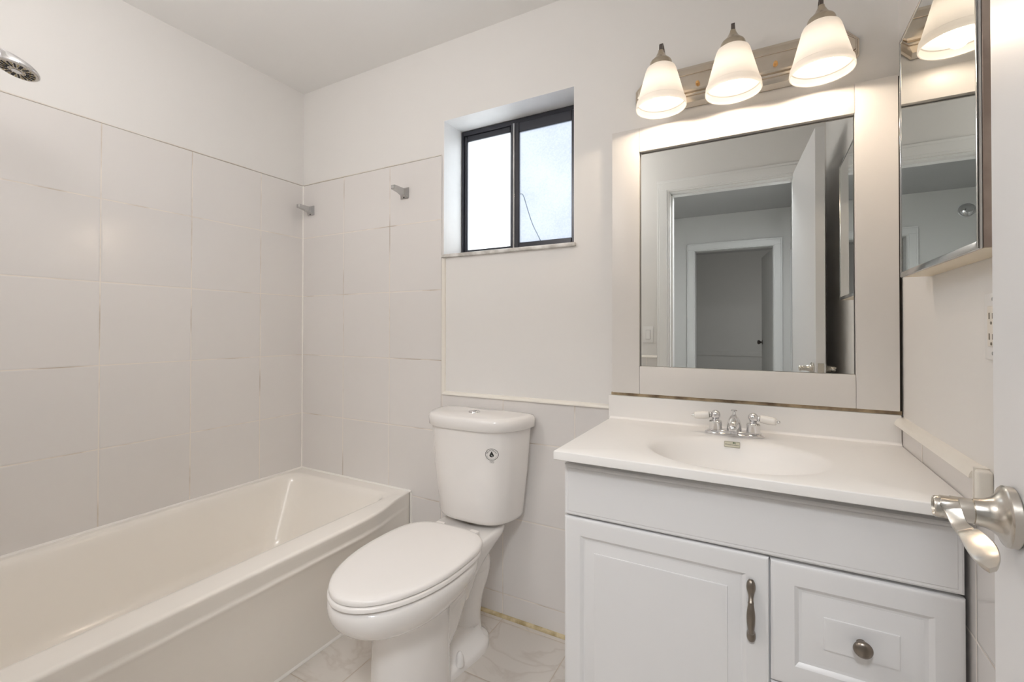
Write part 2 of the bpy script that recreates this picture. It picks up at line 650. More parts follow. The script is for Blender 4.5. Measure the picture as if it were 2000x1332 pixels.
bm = BM(); quarter(bm, (-1.222, YB, 0.876), (-0.480, YB, 0.876), 0.014, (0, -1, 0), (0, 0, 1)); struct('trim_1', bm, 'trim')
bm = BM(); quarter(bm, (-1.2265, YB, 0.878), (-1.2265, YB, 1.470), 0.0135, (0, -1, 0), (1, 0, 0)); struct('trim_2', bm, 'trim')
bm = BM()
quarter(bm, (XR, 1.088, 0.902), (XR, 1.60, 0.902), 0.021, (-1, 0, 0), (0, 0, 1))
quarter(bm, (XR, 1.0675, 0.866), (XR, 1.0675, 0.925), 0.021, (-1, 0, 0), (0, 1, 0))
box(bm, XR - .0205, XR, 1.050, 1.068, 0.868, 0.924, 0.006, 3)
quarter(bm, (XR, 0.02, 0.858), (XR, 1.066, 0.858), 0.021, (-1, 0, 0), (0, 0, 1))
struct('trim_3', bm, 'trim')
bm = BM(); quarter(bm, (-1.35, YN, 0.966), (-0.628, YN, 0.966), 0.016, (0, 1, 0), (0, 0, 1)); struct('trim_4', bm, 'trim')
# yellowed caulk at the foot of the back wall, white bead in the tile corner, painted bead on top of the tiles
bm = BM(); quarter(bm, (-1.40, YBT, 0.0), (-0.462, YBT, 0.0), 0.011, (0, -1, 0), (0, 0, 1)); struct('trim_5', bm, 'old_caulk')
bm = BM(); quarter(bm, (XLT, YBT, 0.42), (XLT, YBT, 1.925), 0.005, (0, -1, 0), (1, 0, 0)); struct('trim_6', bm, 'caulk')
bm = BM()
box(bm, XL, XLT + .0008, 0.10, YBT, 1.9255, 1.930, 0.001, 1)
box(bm, XLT, -1.236, YBT - .0008, YB, 1.9255, 1.930, 0.001, 1)
struct('trim_7', bm, plain('top_bead', (0.76, 0.73, 0.68), 0.5, col2=(0.68, 0.63, 0.56), nscale=8))

# ------------------------------------------------------------------ window
win = bpy.data.objects.new('window_1', None)
C.objects.link(win)
win.location = (-0.922, 1.76, 1.472)
ORG[win.name] = Vector(win.location)
win['kind'] = 'structure'
FY0, FY1 = 1.748, 1.782


def rect_frame(bm, x0, x1, z0, z1, y0, y1, wl, wr, wb, wt, bev=0.002):
    box(bm, x0, x0 + wl, y0, y1, z0, z1, bev, 1)
    box(bm, x1 - wr, x1, y0, y1, z0, z1, bev, 1)
    box(bm, x0 + wl, x1 - wr, y0, y1, z0, z0 + wb, bev, 1)
    box(bm, x0 + wl, x1 - wr, y0, y1, z1 - wt, z1, bev, 1)


bm = BM(); rect_frame(bm, WX0 + .001, WX1 - .001, 1.487, WZ1 - .001, 1.756, 1.784, .012, .016, .030, .022)
obj('window_frame', bm, 'bronze', win)
bm = BM(); rect_frame(bm, -1.214, -0.950, 1.512, 2.056, 1.764, 1.780, .016, .020, .014, .026)
sash = obj('sash', bm, 'bronze', win)
bm = BM(); box(bm, -1.198, -0.970, 1.770, 1.774, 1.525, 2.031); obj('pane', bm, 'pane_clear', sash)
bm = BM(); rect_frame(bm, -0.958, -0.634, 1.508, 2.056, 1.748, 1.763, .040, .043, .026, .042)
sash = obj('sash', bm, 'bronze', win)
bm = BM(); box(bm, -0.918, -0.677, 1.754, 1.758, 1.533, 2.015); obj('pane', bm, 'pane_tex', sash, label='rough textured frosted glass')
bm = BM(); box(bm, -0.946, -0.938, 1.7435, 1.748, 1.50, 2.055, 0.001, 1)
obj('weather_strip', bm, 'dull_chrome', win)
bm = BM(); box(bm, WX0 - .004, WX1 + .008, 1.609, 1.783, 1.4725, 1.4865, 0.003, 2)
obj('window_sill', bm, 'sill', win)
bm = BM()
box(bm, WX0, WX0 + .0008, YB, 1.756, 1.4866, WZ1); box(bm, WX1 - .0008, WX1, YB, 1.756, 1.4866, WZ1)
box(bm, WX0 + .0008, WX1 - .0008, YB, 1.756, WZ1 - .0008, WZ1)
obj('jamb', bm, 'jamb', win)
# crack running across the lower corner of the textured pane
pts = [(-0.917, 1.7535, 1.745), (-0.900, 1.7535, 1.738), (-0.878, 1.7535, 1.672), (-0.855, 1.7535, 1.608), (-0.828, 1.7535, 1.555), (-0.818, 1.7535, 1.535)]
bm = BM(); tube(bm, smooth_path(pts, 4), 0.0020, 6)
obj('crack', bm, plain('crack_line', (0.45, 0.55, 0.68), 0.4), win)

# ------------------------------------------------------------------ bathtub
def rrect(xl, xr, yn, yf, r, z, nc=8, ns=14, warp=None):
    pts = []
    cs = [(xr - r, yf - r, 0), (xl + r, yf - r, 90), (xl + r, yn + r, 180), (xr - r, yn + r, 270)]
    for k, (cx, cy, a0) in enumerate(cs):
        arc = [(cx + r * math.cos(math.radians(a0 + 90 * i / nc)), cy + r * math.sin(math.radians(a0 + 90 * i / nc))) for i in range(nc + 1)]
        pts += arc
        nx = cs[(k + 1) % 4]
        a1 = math.radians(nx[2])
        e = (nx[0] + r * math.cos(a1), nx[1] + r * math.sin(a1))
        s = arc[-1]
        for i in range(1, ns):
            t = i / ns
            pts.append((s[0] + (e[0] - s[0]) * t, s[1] + (e[1] - s[1]) * t))
    out = []
    for x, y in pts:
        if warp:
            x = warp(x, y)
        out.append((x, y, z))
    return out


def sstep(a, b, t):
    t = max(0, min(1, (t - a) / (b - a)))
    return t * t * (3 - 2 * t)


def lipwarp(base):
    def w(x, y):
        if x < base - .1:
            return x
        return x - (base + 1.400) * sstep(1.32, 1.60, y) - 0.006 * (1 - math.sin(PI * min(1, max(0, y / 1.6))))
    return w


X0, Y0, Y1 = XLT + .002, 0.102, YBT - .001
rings = []
for xr, z in ((-1.403, 0.0), (-1.394, 0.12), (-1.380, 0.25), (-1.364, 0.330), (-1.356, 0.346), (-1.3535, 0.3515), (-1.3535, 0.3545), (-1.3555, 0.3580), (-1.3590, 0.3620),
              (-1.3585, 0.368), (-1.3530, 0.395), (-1.3500, 0.410), (-1.3500, 0.4140), (-1.3525, 0.4175), (-1.3570, 0.4198), (-1.365, 0.421)):
    rings.append(rrect(X0, xr, Y0, Y1, .004, z, warp=lipwarp(xr) if xr > -1.39 else None))
for xl, xr, yn, yf, r, z in ((-2.128, -1.440, .17, 1.560, .05, .421), (-2.120, -1.452, .182, 1.550, .06, .420), (-2.113, -1.462, .192, 1.541, .07, .415),
                             (-2.107, -1.469, .20, 1.533, .075, .404), (-2.101, -1.476, .21, 1.525, .08, .38),
                             (-2.07, -1.515, .27, 1.44, .10, .16), (-2.055, -1.53, .285, 1.42, .11, .12),
                             (-2.03, -1.555, .31, 1.395, .11, .102), (-1.98, -1.60, .36, 1.34, .11, .095), (-1.82, -1.76, .6, 1.1, .02, .09)):
    rings.append(rrect(xl, xr, yn, yf, r, z))
bm = BM(); loft(bm, rings)
tub = obj('bathtub', bm, 'enamel', None, angle=55, org=(-1.75, 0.86, 0))
tag(tub, 'cream enamel alcove bathtub with smooth apron beside the toilet', 'bathtub')
bm = BM()
quarter(bm, (XLT, 0.11, 0.4205), (XLT, YBT, 0.4205), 0.007, (1, 0, 0), (0, 0, 1))
quarter(bm, (XLT, YBT, 0.4205), (-1.400, YBT, 0.4205), 0.007, (0, -1, 0), (0, 0, 1))
quarter(bm, (-1.401, YBT, 0.02), (-1.401, YBT, 0.418), 0.007, (0, -1, 0), (1, 0, 0))
quarter(bm, (-1.404, 0.11, 0.0), (-1.404, 1.60, 0.0), 0.008, (1, 0, 0), (0, 0, 1))
obj('caulk_bead', bm, 'caulk', tub, label='white caulk bead')

# ------------------------------------------------------------------ toilet
TX = -0.98
toilet = thing('toilet', 'white two-piece dual flush toilet with closed lid between tub and vanity', 'toilet', (TX, 1.25, 0))


def egg(yf, yb, hw, z, nf=2.2, nb=3.0, yc=None, n=64, cx=TX):
    if yc is None:
        yc = yf + 0.58 * (yb - yf)
    out = []
    for i in range(n):
        t = 2 * PI * i / n
        c, s = math.cos(t), math.sin(t)
        e = nf if s < 0 else nb
        x = hw * math.copysign(abs(c) ** (2 / e), c)
        y = (yc - yf if s < 0 else yb - yc) * math.copysign(abs(s) ** (2 / e), s)
        out.append((cx + x, yc + y, z))
    return out


bm = BM()
R_ = [(0.0, .990, 1.26, .104, 2.05), (.012, .990, 1.26, .105, 2.05), (.10, .993, 1.26, .101, 2.05), (.20, .996, 1.26, .100, 2.05), (.284, .994, 1.262, .102, 2.05), (.293, .980, 1.270, .112, 2.1), (.298, .955, 1.278, .122, 2.1),
      (.305, .928, 1.285, .131, 2.1), (.316, .902, 1.30, .143, 2.1), (.331, .880, 1.318, .155, 2.1), (.349, .862, 1.338, .167, 2.05), (.369, .851, 1.352, .176, 2.05), (.388, .848, 1.36, .181, 2.05),
      (.402, .850, 1.36, .181, 2.05), (.410, .855, 1.358, .176, 2.05), (.413, .865, 1.35, .166, 2.05)]
loft(bm, [egg(a, b, h, z, e, 2.6) for z, a, b, h, e in R_])
bowl = obj('bowl', bm, 'china', toilet, angle=60)


def sup(cx, y0, y1, hw, z, e=4.0, n=48):
    yc, hy = (y0 + y1) / 2, (y1 - y0) / 2
    out = []
    for i in range(n):
        t = 2 * PI * i / n
        c, s = math.cos(t), math.sin(t)
        out.append((cx + hw * math.copysign(abs(c) ** (2 / e), c), yc + hy * math.copysign(abs(s) ** (2 / e), s), z))
    return out


bm = BM()
loft(bm, [sup(TX, 1.22, 1.42, .06, .20, 3), sup(TX, 1.22, 1.455, .075, .27, 3), sup(TX, 1.22, 1.49, .095, .325, 4), sup(TX, 1.22, 1.53, .115, .37, 5),
          sup(TX, 1.22, 1.55, .126, .395, 6), sup(TX, 1.22, 1.555, .127, .412, 6), sup(TX, 1.225, 1.55, .122, .42, 6)])
obj('tank_deck', bm, 'china', toilet, angle=60)
# trapway: S shaped passage showing on the side, and the foot it stands on
path = smooth_path([(TX, 1.10, .10, .060), (TX, 1.18, .115, .062), (TX, 1.26, .150, .060), (TX, 1.32, .215, .058), (TX, 1.375, .285, .056), (TX, 1.435, .312, .058),
                    (TX, 1.480, .275, .060), (TX, 1.482, .225, .054), (TX, 1.470, .16, .042), (TX, 1.462, .10, .038), (TX, 1.458, .05, .040), (TX, 1.458, .004, .046)], 5)
bm = BM()
sweep(bm, [p[:3] for p in path], lambda i: [(a * 1.25, b) for a, b in circ(path[i][3], 24)], up=(1, 0, 0))
for v in bm.verts:
    v.co.x = TX + (v.co.x - TX) * 1.18
    v.co.z = max(v.co.z, 0.002)
obj('trapway', bm, 'china', toilet, angle=70)
bm = BM()


def foot(s, z):
    pts = [(0.0, 1.505), (.035, 1.503), (.07, 1.488), (.096, 1.45), (.105, 1.41), (.102, 1.36), (.092, 1.30), (.083, 1.24), (.082, 1.18), (.082, 1.12)]
    P = smooth_path(pts, 4)
    r = [(TX + max(0, x - s), y - (s if y > 1.45 else 0), z) for x, y in P]
    l = [(TX - max(0, x - s), y - (s if y > 1.45 else 0), z) for x, y in reversed(P[1:])]
    return r + l


loft(bm, [foot(0, 0.0), foot(0, .016), foot(.004, .024), foot(.012, .030), foot(.03, .042), foot(.045, .06)])
obj('foot', bm, 'china', toilet, angle=60)
for sx in (1, -1):
    bm = BM(); lathe(bm, [(.0145, .026), (.0145, .034), (.0125, .055), (.009, .066), (.004, .071), (0, .072)], (TX + sx * .082, 1.285, 0), n=20)
    obj('bolt_cap', bm, 'plastic', toilet)
# seat ring and cover
bm = BM()
loft(bm, [egg(.850, 1.360, .176, .416, 2.0, 3.2), egg(.846, 1.362, .180, .419, 2.0, 3.2), egg(.846, 1.362, .180, .427, 2.0, 3.2), egg(.850, 1.360, .176, .431, 2.0, 3.2)])
obj('seat', bm, 'seat', toilet, angle=50)
bm = BM()
loft(bm, [egg(.853, 1.364, .174, .4325, 2.0, 3.4), egg(.850, 1.366, .178, .435, 2.0, 3.4), egg(.850, 1.366, .178, .441, 2.0, 3.4), egg(.852, 1.364, .176, .446, 2.0, 3.4),
          egg(.860, 1.358, .169, .4495, 2.0, 3.4), egg(.88, 1.345, .153, .4515, 2.0, 3.2), egg(.95, 1.29, .10, .4525, 2.1, 3), egg(1.08, 1.19, .03, .453, 2.1, 2.5)])
obj('seat_cover', bm, 'seat', toilet, angle=50)
for sx in (1, -1):
    bm = BM(); box(bm, TX + sx * .075 - .018, TX + sx * .075 + .018, 1.352, 1.392, .418, .440, .006, 3)
    obj('hinge', bm, 'seat', toilet)


def dshape(hw, d, z, yb=1.600, n=40, e1=3.4, e2=2.3, cx=TX - .003, rc=.018):
    out = []
    for i in range(n + 1):
        t = PI * i / n
        c, s = math.cos(t), math.sin(t)
        out.append((cx + hw * math.copysign(abs(c) ** (2 / e1), c), yb - rc - (d - rc) * abs(s) ** (2 / e2), z))
    # back edge with small rounded corners
    out += [(cx - hw + .004, yb - .006, z), (cx - hw + rc, yb, z), (cx, yb, z), (cx + hw - rc, yb, z), (cx + hw - .004, yb - .006, z)]
    return out


bm = BM()
loft(bm, [dshape(.135, .135, .430), dshape(.156, .158, .433), dshape(.166, .168, .441), dshape(.171, .174, .455), dshape(.190, .186, .62), dshape(.205, .194, .79)])
tank_bvh = BVHTree.FromBMesh(bm)
obj('tank', bm, 'china', toilet, angle=60)
bm = BM()
loft(bm, [dshape(.214, .203, .786, 1.604), dshape(.219, .207, .789, 1.604), dshape(.220, .208, .815, 1.604), dshape(.218, .206, .825, 1.604), dshape(.212, .200, .831, 1.603),
          dshape(.19, .184, .834, 1.60), dshape(.10, .12, .838, 1.585), dshape(.02, .05, .839, 1.54)])
obj('tank_lid', bm, 'china', toilet, angle=60)
bm = BM(); lathe(bm, [(.0225, .830), (.0225, .8405), (.021, .8425), (.0195, .8425), (.0185, .8415), (.0, .8412)], (TX, 1.497, 0), n=36)
btn = obj('flush_button', bm, 'chrome', toilet, label='chrome round dual flush button')
bm = BM(); box(bm, TX - .0004, TX + .0004, 1.479, 1.515, .8412, .8418); obj('button_gap', bm, 'black', btn)
bm = BM(); lathe(bm, [(.038, .415), (.040, .42), (.040, .433), (.038, .436)], (TX, 1.50, 0)); obj('tank_gasket', bm, 'slot', toilet)


def on_tank(bm, cx, cz, off=.0007):
    """press a flat decal drawn in (x, z) onto the front of the tank"""
    for v in bm.verts:
        h = tank_bvh.ray_cast(Vector((cx + v.co.x, 1.0, cz + v.co.y)), Vector((0, 1, 0)))
        y = h[0].y if h[0] else 1.42
        v.co = Vector((cx + v.co.x, y - off - v.co.z, cz + v.co.y))


EX, EZ = -0.859, 0.706
bm = BM()


def annulus(bm, r0, r1, n=48, z=0):
    a = [bm.verts.new((r0 * math.cos(2 * PI * i / n), r0 * math.sin(2 * PI * i / n), z)) for i in range(n)]
    b = [bm.verts.new((r1 * math.cos(2 * PI * i / n), r1 * math.sin(2 * PI * i / n), z)) for i in range(n)]
    for i in range(n):
        j = (i + 1) % n
        bm.faces.new((a[i], a[j], b[j], b[i]))


annulus(bm, .0203, .0217)


def arc_text(bm, s, rad, a0, a1, size, inward=False):
    for i, ch in enumerate(s):
        if ch == ' ':
            continue
        a = math.radians(a0 + (a1 - a0) * i / (len(s) - 1))
        t = text_mesh(ch, size)
        rot = a - PI / 2 if not inward else a + PI / 2
        join_bm(bm, t, Matrix.Translation((rad * math.cos(a), rad * math.sin(a), 0)) @ Matrix.Rotation(rot, 4, 'Z'))


arc_text(bm, 'WaterSense', .0160, 160, 20, .0085)
arc_text(bm, 'Meets EPA Criteria', .0172, 200, 340, .0042, True)
drop = []
for i in range(32):
    t = 2 * PI * i / 32
    r = .0072
    x, y = r * math.cos(t), r * math.sin(t) - .003
    if y > -.001:
        k = (y + .001) / (r - .002)
        y = -.001 + k * .0135
        x *= max(0, 1 - k) ** .8
    drop.append((x, y, 0))
vv_ = [bm.verts.new(p) for p in drop]
bm.faces.new(vv_)
for s, y, sz in (('LISTED', -.0255, .0045), ('1.28 gpf', -.0295, .0045)):
    join_bm(bm, text_mesh(s, sz), Matrix.Translation((0, y, 0)))
bmesh.ops.triangulate(bm, faces=bm.faces)
bmesh.ops.remove_doubles(bm, verts=bm.verts, dist=1e-6)
on_tank(bm, EX, EZ)
obj('water_emblem', bm, 'black', toilet, smooth=False, label='black round water drop emblem')
bm = BM()
bmesh.ops.create_circle(bm, cap_ends=True, segments=10, radius=1, matrix=Matrix.Translation((.0012, -.0042, 0)) @ Matrix.Rotation(.5, 4, 'Z') @ Matrix.Diagonal((.0009, .0042, 1, 1)))
on_tank(bm, EX, EZ, .0012)
obj('emblem_leaf', bm, 'white_print', toilet, smooth=False)

# ------------------------------------------------------------------ vanity cabinet
VX0, VX1 = -0.4605, 0.3275
VYF = 1.138
van = thing('vanity_cabinet', 'white vanity cabinet with raised panel door and drawer beside the toilet', 'cabinet', (-0.066, 1.38, 0))
bm = BM()
box(bm, VX0 + .002, VX0 + .018, VYF + .02, 1.606, 0.0, 0.8215)
box(bm, VX1 - .022, VX1 - .006, VYF + .02, 1.606, 0.0, 0.8215)
box(bm, VX0 + .018, VX1 - .022, 1.592, 1.606, 0.0, 0.8215)
box(bm, VX0 + .018, VX1 - .022, VYF + .02, 1.592, 0.10, 0.116)
box(bm, VX0 + .018, VX1 - .022, VYF + .07, VYF + .085, 0.0, 0.10)
# face frame
box(bm, VX0 + .018, VX0 + .045, VYF + .02, VYF + .038, 0.116, 0.8215)
box(bm, VX1 - .05, VX1 - .022, VYF + .02, VYF + .038, 0.116, 0.8215)
box(bm, VX0 + .045, VX1 - .05, VYF + .02, VYF + .038, 0.66, 0.70)
box(bm, VX0 + .045, VX1 - .05, VYF + .02, VYF + .038, 0.795, 0.8215)
box(bm, -0.005, 0.033, VYF + .02, VYF + .038, 0.116, 0.66)
body = obj('cabinet_body', bm, 'cabinet', van)
edge = [(0, .006), (.0015, .002), (.005, .0005), (.008, .0012), (.0095, .0012), (.011, 0)]
bm = BM(); panel_rings(bm, VX0, VX1, .6715, .8045, VYF + .019, VYF, edge + [(.02, 0), (.03, 0)])
obj('false_front', bm, 'cabinet', van, angle=25)


def raised(bm, x0, x1, z0, z1, a, b, c):
    panel_rings(bm, x0, x1, z0, z1, VYF + .019, VYF,
                [(0, .006), (.0012, .003), (.005, .0006), (.009, .0), (a - .002, 0), (a, .0012), (a + .006, .0065), (a + .012, .0075), (b, .0070),
                 (b + .003, .0066), (c - .004, .0022), (c - .001, .0016), (c, -.0002), (c + .002, -.0006), (c + .005, -.0006)])


bm = BM(); raised(bm, VX0, 0.0130, .118, .6665, .046, .056, .082)
vdoor = obj('cabinet_door', bm, 'cabinet', van, angle=25)
bm = BM(); raised(bm, 0.0155, VX1 + .0012, .4075, .6645, .046, .058, .096)
drw = obj('drawer', bm, 'cabinet', van, angle=25)
bm = BM(); raised(bm, 0.0155, VX1 + .0012, .118, .4035, .046, .058, .096)
drw2 = obj('drawer', bm, 'cabinet', van, angle=25)
hp = smooth_path([(.6135, .003, .004), (.609, .0045, .0072), (.602, .0055, .0090), (.594, .0065, .0088), (.587, .0085, .0068), (.580, .0130, .0050), (.573, .0170, .0052), (.5695, .0185, .0062),
                  (.5670, .0192, .0058), (.558, .0215, .0072), (.545, .0225, .0086), (.530, .0215, .0082), (.516, .0185, .0068), (.5095, .0165, .0062), (.5070, .0155, .0066), (.5050, .0120, .0070), (.500, .0080, .0084),
                  (.491, .0058, .0090), (.484, .0045, .0074), (.4795, .003, .004)], 3)
bm = BM(); tube(bm, [(-0.0215, VYF - h[1] + .0012, h[0]) for h in hp], [h[2] for h in hp], 18, up=(1, 0, 0))
for v in bm.verts:
    v.co.y = min(v.co.y, VYF + .001)
obj('handle', bm, 'pewter', vdoor, angle=50, label='dark pewter spoon shaped pull')
for parent, z in ((drw, .5365), (drw2, .262)):
    bm = BM(); lathe(bm, [(.0085, -.001), (.0085, .003), (.006, .006), (.0058, .012), (.009, .0155), (.0155, .0185), (.0165, .0215), (.0150, .0255), (.010, .0285), (.004, .0298), (0, .030)],
                     (.1725, VYF, z), (0, -1, 0), n=32)
    obj('knob', bm, 'pewter', parent, angle=50, label='dark pewter mushroom knob')

# ------------------------------------------------------------------ vanity top with basin
CZ = 0.8465
CX0, CX1, CY0, CY1 = -0.4735, 0.3345, 1.0965, 1.606
bcx, bcy = -0.066, 1.302
top = thing('bathroom_sink', 'white cultured marble vanity top with oval basin and backsplash', 'sink', (-0.066, 1.36, 0.8225))
n = 120


def rect_ring(ins, z):
    x0, x1, y0, y1 = CX0 + ins, CX1 - ins, CY0 + ins, CY1 - ins
    out = []
    for i in range(n):
        t = 2 * PI * i / n
        c, s = math.cos(t), math.sin(t)
        ks = []
        if abs(c) > 1e-9:
            ks.append(((x1 if c > 0 else x0) - bcx) / c)
        if abs(s) > 1e-9:
            ks.append(((y1 if s > 0 else y0) - bcy) / s)
        k = min(ks)
        out.append((bcx + c * k, bcy + s * k, z))
    # snap the four nearest points to the true corners
    for cxn, cyn in ((x0, y0), (x1, y0), (x1, y1), (x0, y1)):
        j = min(range(n), key=lambda q: (out[q][0] - cxn) ** 2 + (out[q][1] - cyn) ** 2)
        out[j] = (cxn, cyn, z)
    return out


def ell(a, b, z, dy=0):
    return [(bcx + a * math.cos(2 * PI * i / n), bcy + dy + b * math.sin(2 * PI * i / n), z) for i in range(n)]


bm = BM()
loft(bm, [rect_ring(.003, .8225), rect_ring(0, .8245), rect_ring(0, CZ - .003), rect_ring(.001, CZ - .001), rect_ring(.003, CZ), ell(.222, .182, CZ), ell(.213, .174, CZ - .0007), ell(.206, .167, CZ - .0030),
          ell(.199, .160, CZ - .0080), ell(.190, .152, CZ - .018), ell(.178, .141, CZ - .040), ell(.155, .120, CZ - .072), ell(.115, .088, CZ - .102), ell(.065, .052, CZ - .117), ell(.024, .022, CZ - .121)],
     cap0=False)
bmesh.ops.recalc_face_normals(bm, faces=bm.faces)
bm.normal_update()
basin_bvh = BVHTree.FromBMesh(bm)
obj('counter_basin', bm, 'marble', top, angle=40)
bm = BM(); box(bm, -0.4785, CX1, 1.600, 1.6165, CZ - .020, .9275, .003, 2)
obj('backsplash', bm, 'marble', top)
bm = BM()
cr = .010
cs_ = [(0, 0)] + [(cr - cr * math.sin(PI / 2 * i / 8), cr - cr * math.cos(PI / 2 * i / 8)) for i in range(9)]
loft(bm, [[(x, 1.6005 - a, CZ - .0004 + b) for a, b in cs_] for x in (-0.4735, CX1)])
obj('cove', bm, 'marble', top, angle=60)
bm = BM(); lathe(bm, [(.024, CZ - .122), (.024, CZ - .119), (.019, CZ - .118), (.017, CZ - .121), (0, CZ - .121)], (bcx, bcy, 0)); obj('drain', bm, 'chrome', top, label='chrome drain ring')
# maker's label on the back of the bowl
hit, nor, _, _ = basin_bvh.ray_cast(Vector((-0.0745, 1.30, .8305)), Vector((0, 1, 0)))
if hit is None:
    hit, nor = Vector((-0.0745, 1.455, .8305)), Vector((0, -.8, .6))
if nor.y > 0:
    nor = -nor
xax = Vector((1, 0, 0))
yax = nor.cross(xax)
yax = -yax if yax.z < 0 else yax
LM = Matrix((xax, yax.normalized(), nor)).transposed().to_4x4()
LM.translation = hit + nor * .0016


def place_label(bm, dz=0):
    bm.transform(LM @ Matrix.Translation((0, 0, dz)))


bm = BM(); box(bm, -.0205, .0205, -.0085, .0085, 0, .0008, .002, 2); place_label(bm)
lab = obj('maker_label', bm, 'label', top, label='small oblong cream label with dark lettering')
bm = text_mesh('Wood Crafters', .0066)
bm.transform(Matrix.Translation((0, -.0015, 0)) @ Matrix.Scale(.88, 4, (1, 0, 0)))
place_label(bm, .0010); obj('lettering', bm, 'black', lab, smooth=False)
bm = BM()
for cx_, r in ((.0035, .0018), (.0060, .0013), (.0078, .0015)):
    bmesh.ops.create_circle(bm, cap_ends=True, segments=10, radius=r, matrix=Matrix.Translation((cx_, .0050, 0)))
box(bm, .0028, .0042, .0022, .0045, -.0001, .0001); place_label(bm, .0010); obj('tree_mark', bm, 'green_print', lab, smooth=False)
bm = BM(); rect = [(-.0198, -.0078), (.0198, -.0078), (.0198, .0078), (-.0198, .0078)]
for (ax_, ay_), (bx_, by_) in zip(rect, rect[1:] + rect[:1]):
    box(bm, min(ax_, bx_) - .0003, max(ax_, bx_) + .0003, min(ay_, by_) - .0003, max(ay_, by_) + .0003, 0, .0001)
place_label(bm, .0009); obj('border_line', bm, 'slot', lab, smooth=False)

# ------------------------------------------------------------------ faucet
FX, FY = -0.0720, 1.516
fa = thing('faucet', 'chrome centerset faucet with white porcelain lever handles behind the basin', 'faucet', (FX, FY, CZ))
bm = BM()


def stadium(hl, hw, z, n=40, k=2.6):
    return [(FX + hl * math.copysign(abs(math.cos(2 * PI * i / n)) ** (2 / k), math.cos(2 * PI * i / n)),
             FY + hw * math.copysign(abs(math.sin(2 * PI * i / n)) ** (2 / 2.2), math.sin(2 * PI * i / n)), z) for i in range(n)]


loft(bm, [stadium(.080, .0270, CZ + .0004), stadium(.081, .0278, CZ + .003), stadium(.080, .0272, CZ + .006), stadium(.074, .0225, CZ + .0085), stadium(.072, .021, CZ + .0125), stadium(.069, .0185, CZ + .0145)])
obj('base_plate', bm, 'chrome', fa, angle=50)
bz = CZ + .012
for sx in (-1, 1):
    hx = FX + sx * .0505
    bm = BM(); lathe(bm, [(.0198, bz), (.0198, bz + .002), (.0184, bz + .003), (.0184, bz + .022), (.0190, bz + .0235), (.0165, bz + .0275), (.0105, bz + .029), (.0095, bz + .032), (.0110, bz + .034)], (hx, FY, 0), n=28)
    sphere(bm, (hx, FY, bz + .0440), .0140, 24)
    h = obj('handle', bm, 'chrome', fa, angle=50)
    c = Vector((hx, FY, bz + .0445))
    ax_ = Vector((sx, -.10, -.10)).normalized()
    bm = BM(); lathe(bm, [(.005, .010), (.0080, .0130), (.0084, .016), (.0060, .0185)], c, ax_, n=20)
    obj('handle_collar', bm, 'chrome', h, angle=50)
    bm = BM(); lathe(bm, [(.0070, .0590), (.0072, .0605), (.0038, .0620), (.0040, .0655), (.0028, .0685), (.0, .0695)], c, ax_, n=16)
    obj('lever_finial', bm, 'chrome', h, angle=50)
    bm = BM(); lathe(bm, [(.0080, .0175), (.0108, .0185), (.0112, .0230), (.0120, .036), (.0115, .050), (.0100, .058), (.0075, .0595)], c, ax_, n=24)
    obj('porcelain_lever', bm, 'porcelain', h, angle=50, label='white porcelain lever')
bm = BM()
sp = smooth_path([(FX, FY + .006, bz, .021, .018), (FX, FY + .004, bz + .014, .0205, .018), (FX, FY - .004, bz + .030, .0165, .016), (FX, FY - .020, bz + .038, .0130, .0125), (FX, FY - .040, bz + .037, .0120, .0105),
                  (FX, FY - .058, bz + .029, .0118, .0098), (FX, FY - .070, bz + .021, .0116, .0095)], 5)
sweep(bm, [p[:3] for p in sp], lambda i: [(sp[i][3] * math.cos(2 * PI * k / 24), sp[i][4] * math.sin(2 * PI * k / 24)) for k in range(24)], up=(0, 1, .3))
lathe(bm, [(.0098, 0), (.0104, .001), (.0104, .009), (.0092, .0102)], (FX, FY - .067, bz + .022), (0, -.25, -1), n=24)
obj('spout', bm, 'chrome', fa, angle=60)
bm = BM(); lathe(bm, [(.0068, bz + .026), (.0060, bz + .040), (.0052, bz + .044), (.0076, bz + .0465), (.0048, bz + .0485), (.0045, bz + .056), (.0050, bz + .0575), (.0086, bz + .0590), (.0082, bz + .0610), (0, bz + .0615)], (FX, FY + .004, 0), n=24)
obj('lift_rod', bm, 'chrome', fa, angle=50)

# ------------------------------------------------------------------ framed mirror
mir = thing('wall_mirror', 'large wall mirror in wide flat white frame above the vanity', 'mirror', (-0.067, 1.61, .938))
MX0, MX1, MZ0, MZ1 = -0.369, 0.234, 1.033, 1.773
YF = 1.595
for x0, x1 in ((-0.4640, MX0), (MX1, 0.3300)):
    bm = BM(); box(bm, x0, x1, YF, YB - .001, .9385, 1.8560, .0018, 2)
    obj('frame_stile', bm, 'frame', mir, label='flat white frame board')
for z0, z1 in ((.9385, MZ0), (MZ1, 1.8560)):
    bm = BM(); box(bm, MX0 + .0006, MX1 - .0006, YF + .0006, YB - .001, z0, z1, .0018, 2)
    obj('frame_rail', bm, 'frame', mir, label='flat white frame board')
bm = BM()
g0, g1 = 1.6120, 1.6120
vsx = [bm.verts.new(p) for p in ((MX0 + .002, g0, MZ0 + .001), (MX1 - .002, g0, MZ0 + .001), (MX1 - .002, g1, MZ1 - .003), (MX0 + .002, g1, MZ1 - .003),
                                 (MX0 + .002, g0 + .004, MZ0 + .001), (MX1 - .002, g0 + .004, MZ0 + .001), (MX1 - .002, g1 + .004, MZ1 - .003), (MX0 + .002, g1 + .004, MZ1 - .003))]
